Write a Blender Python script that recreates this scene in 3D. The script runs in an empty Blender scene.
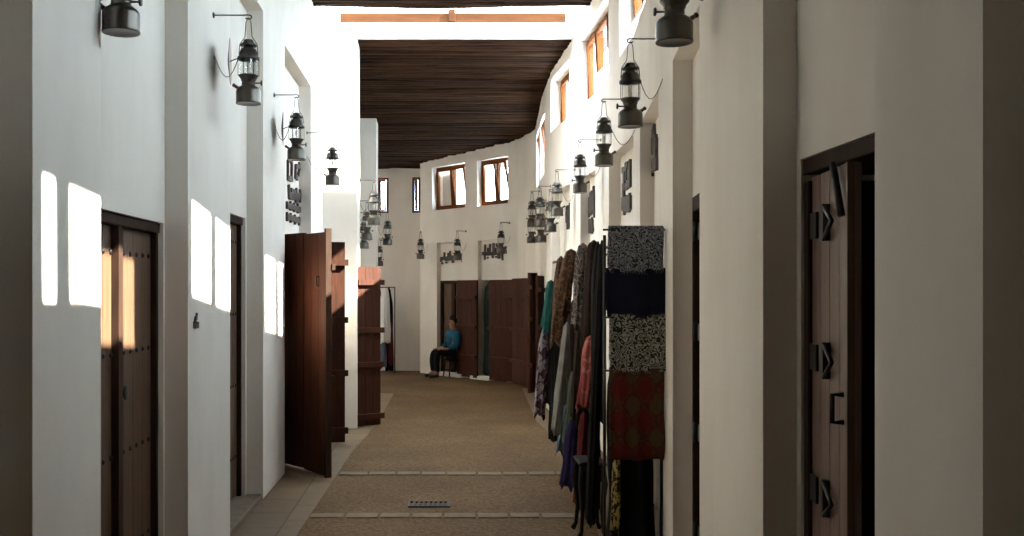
import bpy, math, random
from mathutils import Vector, Matrix
random.seed(7)
SC = bpy.context.scene
COL = SC.collection
CAMH = 1.8
F = 1000.0
VX, VY = 440.0, 290.0

def P(px, py, d):
    """photo position at a distance -> world point"""
    return Vector(((px-VX)*d/F, d, CAMH+(VY-py)*d/F))

# ------------------------------------------------------------------ mesh helper
class MB:
    def __init__(s):
        s.v = []; s.f = []; s.m = []; s.sm = []
    def add(s, vs, fs, mi=0, smooth=False):
        o = len(s.v)
        s.v += [tuple(v) for v in vs]
        for f in fs:
            s.f.append(tuple(i+o for i in f)); s.m.append(mi); s.sm.append(smooth)
        return s
    def hexa(s, b, t, mi=0):
        """b, t: four bottom and four top points in the same order"""
        return s.add(list(b)+list(t), [(3,2,1,0),(4,5,6,7),(0,1,5,4),(1,2,6,5),(2,3,7,6),(3,0,4,7)], mi)
    def box(s, x0, x1, y0, y1, z0, z1, mi=0):
        return s.hexa([(x0,y0,z0),(x1,y0,z0),(x1,y1,z0),(x0,y1,z0)], [(x0,y0,z1),(x1,y0,z1),(x1,y1,z1),(x0,y1,z1)], mi)
    def bbox(s, x0, x1, y0, y1, z0, z1, b=.006, mi=0):
        """box with chamfered edges all round"""
        pts = []
        for (zz, i) in ((z0, b), (z0+b, 0), (z1-b, 0), (z1, b)):
            c = b
            a0, a1, c0, c1 = x0+i, x1-i, y0+i, y1-i
            pts.append([(a0+c,c0,zz),(a1-c,c0,zz),(a1,c0+c,zz),(a1,c1-c,zz),(a1-c,c1,zz),(a0+c,c1,zz),(a0,c1-c,zz),(a0,c0+c,zz)])
        vs = [p for r in pts for p in r]; fs = [tuple(range(7,-1,-1)), tuple(range(24,32))]
        for k in range(3):
            for i in range(8):
                j = (i+1) % 8
                fs.append((k*8+i, k*8+j, k*8+8+j, k*8+8+i))
        return s.add(vs, fs, mi)
    def prism(s, poly, z0, z1, mi=0):
        n = len(poly)
        vs = [(p[0],p[1],z0) for p in poly]+[(p[0],p[1],z1) for p in poly]
        fs = [tuple(range(n-1,-1,-1)), tuple(range(n,2*n))]
        fs += [(i,(i+1)%n,n+(i+1)%n,n+i) for i in range(n)]
        return s.add(vs, fs, mi)
    def lathe(s, prof, seg=24, c=(0,0,0), mi=0, cap=True, axis=None):
        vs = []; fs = []
        n = len(prof)
        R = axis if axis is not None else Matrix.Identity(3)
        for (r, z) in prof:
            for k in range(seg):
                a = 2*math.pi*k/seg
                p = R @ Vector((r*math.cos(a), r*math.sin(a), z))
                vs.append((c[0]+p.x, c[1]+p.y, c[2]+p.z))
        for i in range(n-1):
            for k in range(seg):
                k2 = (k+1) % seg
                fs.append((i*seg+k, i*seg+k2, (i+1)*seg+k2, (i+1)*seg+k))
        if cap:
            fs.append(tuple(range(seg-1,-1,-1))); fs.append(tuple(range((n-1)*seg, n*seg)))
        return s.add(vs, fs, mi, True)
    def tube(s, pts, r, seg=8, mi=0):
        pts = [Vector(p) for p in pts]
        rr = r if isinstance(r, (list, tuple)) else [r]*len(pts)
        vs = []; fs = []
        up = None
        for i, p in enumerate(pts):
            t = (pts[min(i+1,len(pts)-1)]-pts[max(i-1,0)]).normalized()
            if up is None:
                up = Vector((0,0,1)) if abs(t.z) < .9 else Vector((1,0,0))
            n = (up - t*up.dot(t))
            n = n.normalized() if n.length > 1e-5 else t.orthogonal().normalized()
            up = n
            b = t.cross(n)
            for k in range(seg):
                a = 2*math.pi*k/seg
                vs.append(p+(n*math.cos(a)+b*math.sin(a))*rr[i])
        for i in range(len(pts)-1):
            for k in range(seg):
                k2 = (k+1) % seg
                fs.append((i*seg+k, i*seg+k2, (i+1)*seg+k2, (i+1)*seg+k))
        fs.append(tuple(range(seg-1,-1,-1))); fs.append(tuple(range((len(pts)-1)*seg, len(pts)*seg)))
        return s.add(vs, fs, mi, True)
    def build(s, name, mats, parent=None, bevel=0):
        me = bpy.data.meshes.new(name)
        me.from_pydata(s.v, [], s.f)
        if not isinstance(mats, (list, tuple)): mats = [mats]
        for m in mats: me.materials.append(m)
        for p, mi, sm in zip(me.polygons, s.m, s.sm):
            p.material_index = mi; p.use_smooth = sm
        me.update()
        import bmesh
        bm = bmesh.new(); bm.from_mesh(me)
        bmesh.ops.recalc_face_normals(bm, faces=bm.faces)
        bm.to_mesh(me); bm.free()
        o = bpy.data.objects.new(name, me); COL.objects.link(o)
        if parent is not None: o.parent = parent
        if bevel:
            b = o.modifiers.new('bevel', 'BEVEL'); b.width = bevel; b.segments = 2; b.limit_method = 'ANGLE'
        return o

def tag(o, label=None, cat=None, group=None, kind=None):
    if label: o['label'] = label
    if cat: o['category'] = cat
    if group: o['group'] = group
    if kind: o['kind'] = kind
    return o
def empty(name, loc=(0,0,0), rz=0):
    o = bpy.data.objects.new(name, None); COL.objects.link(o)
    o.location = loc; o.rotation_euler = (0,0,rz); o.empty_display_size = .1
    return o
def copy_tree(o, parent=None):
    c = o.copy(); COL.objects.link(c); c.parent = parent
    for ch in list(o.children): copy_tree(ch, c)
    return c
def structure(o, label=None):
    o['kind'] = 'structure'
    if label: o['label'] = label
    return o

# ------------------------------------------------------------------ materials
def mat(name, col, rough=.8, metal=0.0, var=None, scale=8, bump=0, bscale=40, stretch=(1,1,1), spec=.5, detail=6):
    m = bpy.data.materials.new(name); m.use_nodes = True
    nt = m.node_tree; N = nt.nodes; L = nt.links
    b = N['Principled BSDF']
    b.inputs['Base Color'].default_value = (*col, 1)
    b.inputs['Roughness'].default_value = rough; b.inputs['Metallic'].default_value = metal
    b.inputs['Specular IOR Level'].default_value = spec
    tc = N.new('ShaderNodeTexCoord'); mp = N.new('ShaderNodeMapping')
    mp.inputs['Scale'].default_value = stretch
    L.new(tc.outputs['Object'], mp.inputs['Vector'])
    if var:
        no = N.new('ShaderNodeTexNoise'); no.inputs['Scale'].default_value = scale; no.inputs['Detail'].default_value = detail
        L.new(mp.outputs['Vector'], no.inputs['Vector'])
        cr = N.new('ShaderNodeValToRGB')
        cr.color_ramp.elements[0].position = .3; cr.color_ramp.elements[1].position = .7
        cr.color_ramp.elements[0].color = (*var, 1); cr.color_ramp.elements[1].color = (*col, 1)
        L.new(no.outputs['Fac'], cr.inputs['Fac']); L.new(cr.outputs['Color'], b.inputs['Base Color'])
    if bump:
        nb = N.new('ShaderNodeTexNoise'); nb.inputs['Scale'].default_value = bscale; nb.inputs['Detail'].default_value = 5
        L.new(mp.outputs['Vector'], nb.inputs['Vector'])
        bp = N.new('ShaderNodeBump'); bp.inputs['Strength'].default_value = bump; bp.inputs['Distance'].default_value = .02
        L.new(nb.outputs['Fac'], bp.inputs['Height']); L.new(bp.outputs['Normal'], b.inputs['Normal'])
    return m

M = {}
M['plaster'] = mat('lime_plaster', (.80,.75,.68), .9, var=(.68,.625,.555), scale=1.6, bump=.22, bscale=5, stretch=(1,1,.45), spec=.2)
M['door'] = mat('reddish_door_wood', (.058,.0155,.0055), .65, var=(.028,.0075,.003), scale=5, spec=.2, stretch=(7,7,.6), bump=.15, bscale=10)
M['olddoor'] = mat('worn_brown_door_wood', (.125,.067,.035), .55, var=(.07,.036,.018), scale=4, stretch=(9,9,.5), bump=.15, bscale=9)
M['nearleaf'] = mat('dusky_pink_brown_wood', (.20,.125,.095), .55, var=(.14,.08,.058), scale=4, stretch=(9,9,.5), bump=.15, bscale=9)
M['railwood'] = mat('orange_brown_rail_wood', (.06,.022,.007), .9, var=(.034,.012,.004), scale=4, stretch=(.6,4,4), spec=.08)
M['doorframe'] = mat('dark_door_frame_wood', (.04,.019,.011), .8, var=(.022,.011,.007), spec=.15, scale=6, stretch=(4,4,.8))
M['winwood'] = mat('orange_window_wood', (.15,.046,.011), .8, var=(.10,.03,.007), scale=5, stretch=(3,3,3), spec=.1)
M['log'] = mat('palm_log_wood', (.036,.016,.008), .85, var=(.010,.005,.003), scale=3, stretch=(.8,8,8), bump=.6, bscale=9, spec=.08)
M['loglt'] = mat('palm_log_wood_worn', (.055,.026,.013), .85, var=(.018,.008,.004), scale=3, stretch=(.8,8,8), bump=.6, bscale=9, spec=.08)
M['logpale'] = mat('palm_log_wood_pale', (.075,.038,.019), .85, var=(.022,.010,.005), scale=3, stretch=(.8,8,8), bump=.6, bscale=9, spec=.08)
M['roofboard'] = mat('roof_boarding', (.03,.015,.01), .9)
M['iron'] = mat('black_iron', (.012,.0115,.011), .45, metal=.1)
M['blackwood'] = mat('black_painted_wood', (.008,.0075,.007), .8, spec=.2)
M['lantern'] = mat('aged_lantern_metal', (.092,.078,.060), .3, metal=.5, var=(.058,.049,.037), scale=9)
M['lanternhood'] = mat('dark_lantern_enamel', (.075,.068,.056), .42, metal=.4, var=(.045,.04,.033), scale=12)
M['red'] = mat('red_knob', (.35,.03,.02), .5)
M['wire'] = mat('bracket_wire', (.05,.046,.04), .5, metal=.4)
M['white'] = mat('white_enamel', (.75,.75,.73), .5)
M['pale'] = mat('pale_stone', (.215,.165,.11), .85, var=(.15,.11,.07), scale=10, bump=.2)
M['sign'] = mat('weathered_sign_metal', (.085,.07,.06), .65, metal=.3, var=(.05,.04,.035), scale=20)
M['skin'] = mat('skin', (.30,.165,.105), .6)
M['hair'] = mat('black_hair', (.010,.008,.007), .8, spec=.1)
M['green'] = mat('dark_green_cloth', (.02,.05,.042), .9, var=(.01,.028,.025), scale=6)

def glass_mat(name, tint=(1,1,1), g=.12):
    m = bpy.data.materials.new(name); m.use_nodes = True
    nt = m.node_tree; N = nt.nodes; L = nt.links
    for n in list(N):
        if n.type == 'BSDF_PRINCIPLED': N.remove(n)
    tr = N.new('ShaderNodeBsdfTransparent'); tr.inputs['Color'].default_value = (*tint, 1)
    gl = N.new('ShaderNodeBsdfGlossy'); gl.inputs['Roughness'].default_value = .05
    mx = N.new('ShaderNodeMixShader'); mx.inputs['Fac'].default_value = g
    L.new(tr.outputs[0], mx.inputs[1]); L.new(gl.outputs[0], mx.inputs[2])
    L.new(mx.outputs[0], N['Material Output'].inputs['Surface'])
    return m
M['glass'] = glass_mat('window_glass', (.96,.98,.97), .06)
M['globe'] = glass_mat('lantern_glass', (.95,.96,.95), .09)

def floor_mat():
    m = bpy.data.materials.new('pebbled_street_paving'); m.use_nodes = True
    nt = m.node_tree; N = nt.nodes; L = nt.links; b = N['Principled BSDF']
    tc = N.new('ShaderNodeTexCoord')
    v = N.new('ShaderNodeTexVoronoi'); v.inputs['Scale'].default_value = 45
    n1 = N.new('ShaderNodeTexNoise'); n1.inputs['Scale'].default_value = .9; n1.inputs['Detail'].default_value = 5
    n2 = N.new('ShaderNodeTexNoise'); n2.inputs['Scale'].default_value = 28; n2.inputs['Detail'].default_value = 4
    for n in (v, n1, n2): L.new(tc.outputs['Object'], n.inputs['Vector'])
    cr = N.new('ShaderNodeValToRGB')
    e = cr.color_ramp.elements
    e[0].position = .25; e[0].color = (.092,.053,.023,1); e[1].position = .8; e[1].color = (.172,.106,.050,1)
    cr2 = N.new('ShaderNodeValToRGB'); e2 = cr2.color_ramp.elements
    e2[0].position = .35; e2[0].color = (.78,.77,.76,1); e2[1].position = .65; e2[1].color = (1.1,1.1,1.08,1)
    mx = N.new('ShaderNodeMix'); mx.data_type = 'RGBA'; mx.blend_type = 'MULTIPLY'; mx.inputs['Factor'].default_value = 1
    ad = N.new('ShaderNodeMath'); ad.operation = 'MULTIPLY_ADD'; ad.inputs[1].default_value = .5
    sep = N.new('ShaderNodeSeparateColor')
    L.new(v.outputs['Color'], sep.inputs[0]); L.new(sep.outputs[0], ad.inputs[0])
    hf = N.new('ShaderNodeMath'); hf.operation = 'MULTIPLY'; hf.inputs[1].default_value = .5
    L.new(n2.outputs['Fac'], hf.inputs[0]); L.new(hf.outputs[0], ad.inputs[2])
    L.new(ad.outputs[0], cr.inputs['Fac']); L.new(n1.outputs['Fac'], cr2.inputs['Fac'])
    L.new(cr.outputs['Color'], mx.inputs['A']); L.new(cr2.outputs['Color'], mx.inputs['B'])
    L.new(mx.outputs['Result'], b.inputs['Base Color'])
    b.inputs['Roughness'].default_value = .8; b.inputs['Specular IOR Level'].default_value = .2
    bp = N.new('ShaderNodeBump'); bp.inputs['Strength'].default_value = .5; bp.inputs['Distance'].default_value = .006
    L.new(v.outputs['Distance'], bp.inputs['Height']); L.new(bp.outputs['Normal'], b.inputs['Normal'])
    return m
M['floor'] = floor_mat()

def brick_mat(name, c1, c2, mortar, bw, bh, rot=0):
    m = bpy.data.materials.new(name); m.use_nodes = True
    nt = m.node_tree; N = nt.nodes; L = nt.links; b = N['Principled BSDF']
    tc = N.new('ShaderNodeTexCoord'); mp = N.new('ShaderNodeMapping'); mp.inputs['Rotation'].default_value = (0,0,rot)
    br = N.new('ShaderNodeTexBrick')
    br.inputs['Color1'].default_value = (*c1,1); br.inputs['Color2'].default_value = (*c2,1); br.inputs['Mortar'].default_value = (*mortar,1)
    br.inputs['Scale'].default_value = 1; br.inputs['Brick Width'].default_value = bw; br.inputs['Row Height'].default_value = bh
    br.inputs['Mortar Size'].default_value = .008
    no = N.new('ShaderNodeTexNoise'); no.inputs['Scale'].default_value = 9
    mx = N.new('ShaderNodeMix'); mx.data_type = 'RGBA'; mx.blend_type = 'MULTIPLY'; mx.inputs['Factor'].default_value = .35
    L.new(tc.outputs['Object'], mp.inputs['Vector']); L.new(mp.outputs['Vector'], br.inputs['Vector']); L.new(tc.outputs['Object'], no.inputs['Vector'])
    L.new(br.outputs['Color'], mx.inputs['A']); L.new(no.outputs['Fac'], mx.inputs['B'])
    L.new(mx.outputs['Result'], b.inputs['Base Color']); b.inputs['Roughness'].default_value = .7
    return m
M['tiles'] = brick_mat('stone_border_tiles', (.21,.14,.075), (.17,.112,.06), (.10,.062,.032), .52, .40, math.pi/2)

def print_mat(name, base, inks, scale, rough=.85, stretch=(1,1,1), kind='floral'):
    """cloth with a woven or printed ornament: base colour and [(ink colour, low, high)] bands of a pattern value"""
    m = bpy.data.materials.new(name); m.use_nodes = True
    nt = m.node_tree; N = nt.nodes; L = nt.links; b = N['Principled BSDF']
    tc = N.new('ShaderNodeTexCoord'); mp = N.new('ShaderNodeMapping'); mp.inputs['Scale'].default_value = stretch
    L.new(tc.outputs['Object'], mp.inputs['Vector'])
    if kind == 'floral':
        v = N.new('ShaderNodeTexVoronoi'); v.inputs['Scale'].default_value = scale
        w = N.new('ShaderNodeTexNoise'); w.inputs['Scale'].default_value = scale*.8; w.inputs['Detail'].default_value = 2
        L.new(mp.outputs['Vector'], w.inputs['Vector'])
        vm = N.new('ShaderNodeVectorMath'); vm.operation = 'MULTIPLY_ADD'; vm.inputs[1].default_value = (.12,.12,.12)
        L.new(w.outputs['Color'], vm.inputs[0]); L.new(mp.outputs['Vector'], vm.inputs[2])
        L.new(vm.outputs[0], v.inputs['Vector'])
        si = N.new('ShaderNodeMath'); si.operation = 'MULTIPLY'; si.inputs[1].default_value = 24
        L.new(v.outputs['Distance'], si.inputs[0])
        sn = N.new('ShaderNodeMath'); sn.operation = 'SINE'; L.new(si.outputs[0], sn.inputs[0])
        ma = N.new('ShaderNodeMath'); ma.operation = 'MULTIPLY_ADD'; ma.inputs[1].default_value = .5; ma.inputs[2].default_value = .5
        L.new(sn.outputs[0], ma.inputs[0]); val = ma.outputs[0]
    elif kind == 'ogee':
        sx = N.new('ShaderNodeSeparateXYZ'); L.new(mp.outputs['Vector'], sx.inputs[0])
        def sinof(o, k, ph=0):
            a = N.new('ShaderNodeMath'); a.operation = 'MULTIPLY_ADD'; a.inputs[1].default_value = k; a.inputs[2].default_value = ph
            L.new(o, a.inputs[0]); c = N.new('ShaderNodeMath'); c.operation = 'COSINE'; L.new(a.outputs[0], c.inputs[0]); return c.outputs[0]
        a, c = sinof(sx.outputs['X'], scale), sinof(sx.outputs['Z'], scale*.75)
        pr = N.new('ShaderNodeMath'); pr.operation = 'ADD'; L.new(a, pr.inputs[0]); L.new(c, pr.inputs[1])
        nz = N.new('ShaderNodeTexNoise'); nz.inputs['Scale'].default_value = 45; L.new(mp.outputs['Vector'], nz.inputs['Vector'])
        ma = N.new('ShaderNodeMath'); ma.operation = 'MULTIPLY_ADD'; ma.inputs[1].default_value = .25; ma.inputs[2].default_value = .22
        L.new(pr.outputs[0], ma.inputs[0])
        ad = N.new('ShaderNodeMath'); ad.operation = 'MULTIPLY_ADD'; ad.inputs[1].default_value = .55; L.new(nz.outputs['Fac'], ad.inputs[0]); L.new(ma.outputs[0], ad.inputs[2])
        val = ad.outputs[0]
    else:
        n = N.new('ShaderNodeTexNoise'); n.inputs['Scale'].default_value = scale; n.inputs['Detail'].default_value = 3
        L.new(mp.outputs['Vector'], n.inputs['Vector']); val = n.outputs['Fac']
    cr = N.new('ShaderNodeValToRGB'); cr.color_ramp.interpolation = 'CONSTANT'
    el = cr.color_ramp.elements
    el[0].position = 0; el[0].color = (*base,1)
    first = True
    for (c, lo, hi) in inks:
        if first: e = el[1]; e.position = lo; first = False
        else: e = el.new(lo)
        e.color = (*c,1)
        if hi < 1:
            e = el.new(hi); e.color = (*base,1)
    L.new(val, cr.inputs['Fac']); L.new(cr.outputs['Color'], b.inputs['Base Color'])
    b.inputs['Roughness'].default_value = rough; b.inputs['Specular IOR Level'].default_value = .2
    return m
def cloth(name, c, c2=None):
    return mat(name, c, .9, var=c2 or tuple(k*.7 for k in c), scale=14, spec=.15)

def frame_pt(o, e, n):
    """plan frame: u along e, v along n"""
    o = Vector(o); e = Vector(e).normalized(); n = Vector(n).normalized()
    def T(u, v, z): p = o+e*u+n*v; return (p.x, p.y, z)
    return T
def tbox(mb, T, u0,u1,v0,v1,z0,z1,mi=0):
    mb.hexa([T(u0,v0,z0),T(u1,v0,z0),T(u1,v1,z0),T(u0,v1,z0)], [T(u0,v0,z1),T(u1,v0,z1),T(u1,v1,z1),T(u0,v1,z1)], mi)
def planks(mb, T, u0, u1, v0, v1, z0, z1, k):
    w = (u1-u0)/k
    tbox(mb, T, u0, u1, v0+.012, v1-.012, z0+.002, z1-.002)
    for i in range(k):
        tbox(mb, T, u0+i*w+.0025, u0+(i+1)*w-.0025, v0, v1, z0, z1)
# ------------------------------------------------------------------ plan of the two long walls
RX = [(-7,1.14),(2.1,1.14),(3.56,1.15),(4.9,1.272),(6.1,1.42),(7.0,1.53),(8.4,1.68),(9.05,1.75),(10.65,1.80),(11.65,1.81),(12.6,1.77),(13.5,1.69),(14.5,1.62),(16.0,1.63),(18.4,1.75)]
def rx(d):
    for (a,xa),(b,xb) in zip(RX, RX[1:]):
        if d <= b: return xa+(xb-xa)*(d-a)/(b-a)
    return RX[-1][1]
LX = -1.52
def cell_r(mb, d0, d1, z0, z1, inset=0., T=.62):
    ds = [d0]+[k for k,_ in RX if d0 < k < d1]+[d1]
    inner = [(rx(d)+inset, d) for d in ds]
    mb.prism(inner+[(rx(d1)+T, d1), (rx(d0)+T, d0)], z0, z1)
def cell_l(mb, d0, d1, z0, z1, inset=0., T=.62):
    mb.box(LX-T, LX-inset, d0, d1, z0, z1)
def soft(o, w=.018):
    import bmesh
    bm = bmesh.new(); bm.from_mesh(o.data)
    bmesh.ops.remove_doubles(bm, verts=bm.verts, dist=1e-4)
    bm.to_mesh(o.data); bm.free()
    return o

# --- right wall
NT = 3.2                                # top of the right-hand niches
UT = .32                                # thickness of the upper wall
W = MB()
WIN = [(3.985,1.93),(6.28,2.0),(8.85,2.15),(11.77,2.16),(13.95,1.4)]
WZ = [(4.0,4.75),(4.17,5.0),(4.1,5.0),(4.1,5.0),(4.1,4.86)]
niches = [(.5,2.1),(2.63,3.56),(4.9,6.1),(7.0,8.4),(9.05,10.65),(11.65,12.6),(13.2,14.5),(15.3,16.5)]
rdoors = {1:(2.74,3.52,2.26,.50), 2:(4.98,6.02,2.36,.2), 3:(7.1,8.3,2.3,.3), 4:(9.2,10.5,2.3,.3), 5:(11.7,12.55,2.3,.3), 6:(13.3,14.4,2.2,.3), 7:(15.4,16.4,2.1,.3)}
prev = -6.5
for i, (a, b) in enumerate(niches):
    cell_r(W, prev, a, 0, NT)
    if i in rdoors:
        p, q, h, dep = rdoors[i]
        cell_r(W, a, p, 0, NT, .12); cell_r(W, q, b, 0, NT, .12)
        cell_r(W, p, q, h, NT, .12); cell_r(W, p, q, 0, h, dep)
    else:
        cell_r(W, a, b, 0, NT, .12)
    prev = b
cell_r(W, prev, 18.4, 0, NT)
prev = -6.5
for (c, w), (ZS, ZH) in zip(WIN, WZ):
    a, b = c-w/2, c+w/2
    cell_r(W, prev, a, NT, 5.36, 0, UT)
    cell_r(W, a, b, NT, ZS, 0, UT); cell_r(W, a, b, ZH, 5.36, 0, UT)
    prev = b
LOWWIN = [(16.05,1.05),(17.4,1.0)]
for c, w in LOWWIN:
    a, b = c-w/2, c+w/2
    cell_r(W, prev, a, NT, 5.2, 0, UT)
    cell_r(W, a, b, NT, 3.6, 0, UT); cell_r(W, a, b, 4.55, 5.2, 0, UT)
    prev = b
cell_r(W, prev, 18.4, NT, 5.2, 0, UT)
structure(soft(W.build('wall_right', M['plaster'])), 'white plastered arcade wall with niches and high windows on the right')

# --- left wall
LNT = 4.2
W = MB()
lniches = [(.2,1.3),(2.05,3.73),(4.48,6.03),(7.24,8.59),(9.79,11.78)]
ldoors = {1:(2.2,3.66,2.2,.26), 2:(4.56,6.0,2.2,.26), 3:(7.28,8.52,2.41,.26), 4:(9.9,11.65,2.4,.55)}
prev = -6.5
for i, (a, b) in enumerate(lniches):
    cell_l(W, prev, a, 0, LNT)
    if i in ldoors:
        p, q, h, dep = ldoors[i]
        cell_l(W, a, p, 0, LNT, .14); cell_l(W, q, b, 0, LNT, .14)
        cell_l(W, p, q, h, LNT, .14); cell_l(W, p, q, 0, h, dep)
    else:
        cell_l(W, a, b, 0, LNT, .14)
    prev = b
cell_l(W, prev, 18.0, 0, LNT)
cell_l(W, -6.5, 18.0, LNT, 5.36)
structure(soft(W.build('wall_left', M['plaster'])), 'white plastered arcade wall with tall niches on the left')
# the pier with its cross beam, and the second pier
W = MB()
W.box(LX-.02, -1.075, 12.95, 13.40, 0, 5.26)
W.box(-1.075, 2.0, 12.951, 13.06, 5.07, 5.26)
structure(W.build('wall_portal', M['plaster']), 'sunlit white pier on the left and the white cross beam above the street')
W = MB(); W.box(LX-.02, -1.115, 17.45, 18.0, 0, 5.0)
structure(W.build('wall_pier', M['plaster']), 'grey-white pier beyond the sunlit pier on the left')

# --- far wall
FA, FB = Vector((-.43,21.75)), Vector((1.5,19.35))
fdir = (FB-FA).normalized(); fn = Vector((-fdir.y, fdir.x))    # fn points away from the street
if fn.y < 0: fn = -fn
def ft(px):
    k = (px-VX)/F
    a = FA; e = fdir
    return (k*a.y-a.x)/(e.x-k*e.y)
def fp(t, off=0): return FA+fdir*t+fn*off
flen = (FB-FA).length
def cell_f(mb, t0, t1, z0, z1, inset=0., T=.5):
    a, b, c, d = fp(t0,inset), fp(t1,inset), fp(t1,T), fp(t0,T)
    mb.prism([a,b,c,d], z0, z1)
W = MB()
n1 = (ft(437), ft(462)); n2 = (ft(478), ft(507))
w1 = (ft(432), ft(465)); w2 = (ft(477), ft(508))
FNT, FDH = 2.8, 2.0
prev = 0
for (a, b) in (n1, n2):
    cell_f(W, prev, a, 0, FNT)
    cell_f(W, a, b, FDH, FNT, .1); cell_f(W, a, b, 0, FDH, .2 if a == n1[0] else .4)
    prev = b
cell_f(W, prev, flen, 0, FNT)
FWS, FWH = 3.5, 4.42
prev = 0
for (a, b) in (w1, w2):
    cell_f(W, prev, a, FNT, 5.0, 0, .32)
    cell_f(W, a, b, FNT, FWS, 0, .32); cell_f(W, a, b, FWH, 5.0, 0, .32)
    prev = b
cell_f(W, prev, flen, FNT, 5.0, 0, .32)
g0, g1 = FB, Vector((1.75,18.4))
W.prism([g0, g1, g1+Vector((.7,.1)), g0+Vector((.5,.5))], 0, 5.2)
# the wall farther back, where the street bends left, with two small windows
EY0, EY1 = 22.75, 22.25        # y at x=-5 and x=-.3
def ey(x): return EY0+(EY1-EY0)*(x+5)/4.7
def cell_e(x0, x1, z0, z1, T=.3):
    W.prism([(x0,ey(x0)),(x1,ey(x1)),(x1,ey(x1)+T),(x0,ey(x0)+T)], z0, z1)
ew = [(-1.62,-1.15),(-.62,-.30)]
prev = -5.0
for a, b in ew:
    cell_e(prev, a, 0, 5.0); cell_e(a, b, 0, 3.52); cell_e(a, b, 4.32, 5.0); prev = b
cell_e(prev, .3, 0, 5.0)
W.prism([fp(.05,.3), fp(.75,.3), (.75,22.6), (-.2,22.6)], 0, 5.0)
structure(soft(W.build('wall_far', M['plaster'])), 'white wall with two windows closing the street where it bends left')
W = MB(); W.box(-5.2, -5.0, 17.0, 23.2, 0, 5.3); W.box(-5.2, -1.5, 17.0, 17.3, 0, 5.3)
structure(W.build('wall_bend', M['plaster']))  # unseen end wall added to keep light out of the bend; the street continues
W = MB(); W.box(-2.3, 2.1, -1.6, -1.3, 0, 5.36)
structure(W.build('added_back_wall', M['plaster']))  # unseen closing wall, added near the camera to darken the foreground
mb = MB(); planks(mb, frame_pt((LX,-1.29),(1,0),(0,1)), .02, 2.64, 0, .06, .02, 3.4, 14); structure(mb.build('door_20', M['doorframe']), 'unseen dark plank gate added behind the viewpoint to soak up light')  # made-up gate, never in view; its dark wood dims the near walls

# ------------------------------------------------------------------ ceilings
def logs(mb, d0, d1, zf, xl, xr, dia):
    d = d0
    while d < d1:
        r = dia*random.uniform(.42,.56)
        z = zf(d)+r*random.uniform(.85,1.05)
        a, b = xl(d), xr(d)
        n = 9
        ph = random.uniform(0,6); amp = random.uniform(.006,.03)
        pts = [(a+(b-a)*k/n, d+r+amp*math.sin(ph+k*.9), z+amp*.6*math.cos(ph*2+k*.7)) for k in range(n+1)]
        mb.tube(pts, [r*random.uniform(.94,1.06) for _ in pts], 9, random.choice((0,0,0,1,1,3)))
        d += r*1.93
mb = MB()
logs(mb, -1.2, 12.1, lambda d: 5.22, lambda d: LX-.12, lambda d: rx(d)+.16, .115)
RE = [(-2.2,-6.8)]+[(rx(k)+.32,k) for k in (-6.8,2.1,3.56,4.9,6.1,7.0,8.4,9.05,10.65,12.24)]+[(-2.2,12.24)]
mb.prism(RE, 5.37, 5.5, 2)
structure(mb.build('ceiling', [M['log'], M['loglt'], M['roofboard'], M['logpale']]), 'dark log roof over the near part of the street')
mb = MB()
zc = lambda d: 5.045-(d-13.2)*.058
def cxr(d):
    if d <= 18.4: return rx(d)+.12
    t = (21.9-d)/2.5
    return max(1.9*(21.9-d)/3.4, -.4)+.22
logs(mb, 13.07, 22.4, zc, lambda d: LX-.12 if d < 17.6 else -4.5, cxr, .12)
mb.hexa([(-4.55,13.06,5.165),(2.3,13.06,5.165),(2.3,23.2,4.63),(-4.55,23.2,4.63)], [(-4.55,13.06,5.24),(2.3,13.06,5.24),(2.3,23.2,4.68),(-4.55,23.2,4.68)], 2)
structure(mb.build('ceiling', [M['log'], M['loglt'], M['roofboard'], M['logpale']]), 'dark log ceiling beyond the white cross beam')
# wooden rail of the roof light
mb = MB()
mb.bbox(-1.295, 1.635, 12.98, 13.08, 5.262, 5.40, .01)
t1 = mb.build('trim_1', M['railwood']); structure(t1, 'orange wooden rail of the roof light lying on the white cross beam')
mb = MB(); mb.bbox(.11, .2, 12.95, 13.1, 5.275, 5.44, .008); mb.build('rail_post', M['railwood'], t1)
mb = MB(); mb.bbox(-2.0, 2.4, 20.9, 21.1, 4.38, 4.56, .02)
# ------------------------------------------------------------------ floor
mb = MB(); mb.box(-5.2, 2.6, -6.8, 23.2, -.1, 0)
structure(mb.build('floor', M['floor']), 'brown pebbled paving of the street')
mb = MB(); mb.prism([(LX-.3,-6.5),(-1.1,-6.5),(-1.05,7.3),(-.98,11.0),(-.85,13.2),(-.8,17.4),(-1.1,17.4),(-1.1,13.42),(LX-.3,13.42)], -.02, .006)
structure(mb.build('trim_2', M['tiles']), 'border of pale stone tiles along the left wall')
mb = MB(); mb.prism([(1.0,-6.5),(1.9,-6.5),(2.1,18.3),(1.5,18.3),(1.32,13.6),(1.4,11.8),(1.28,8.6),(1.15,7.2)], -.02, .006)
structure(mb.build('trim_3', M['tiles']), 'border of pale stone tiles along the right wall')
def paver_row(n, d, x0, x1, label):
    mb = MB(); x = x0
    while x < x1-.1:
        w = random.uniform(.22,.3)
        mb.bbox(x, x+w-.018, d-.075+random.uniform(-.006,.006), d+.075, -.03, .009+random.uniform(0,.003), .005)
        x += w
    structure(mb.build('trim_%d' % n, M['pale']), label)
paver_row(4, 7.96, -1.03, 1.25, 'nearer row of pale paving stones across the street')
paver_row(5, 9.78, -.98, 1.3, 'farther row of pale paving stones across the street')
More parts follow.
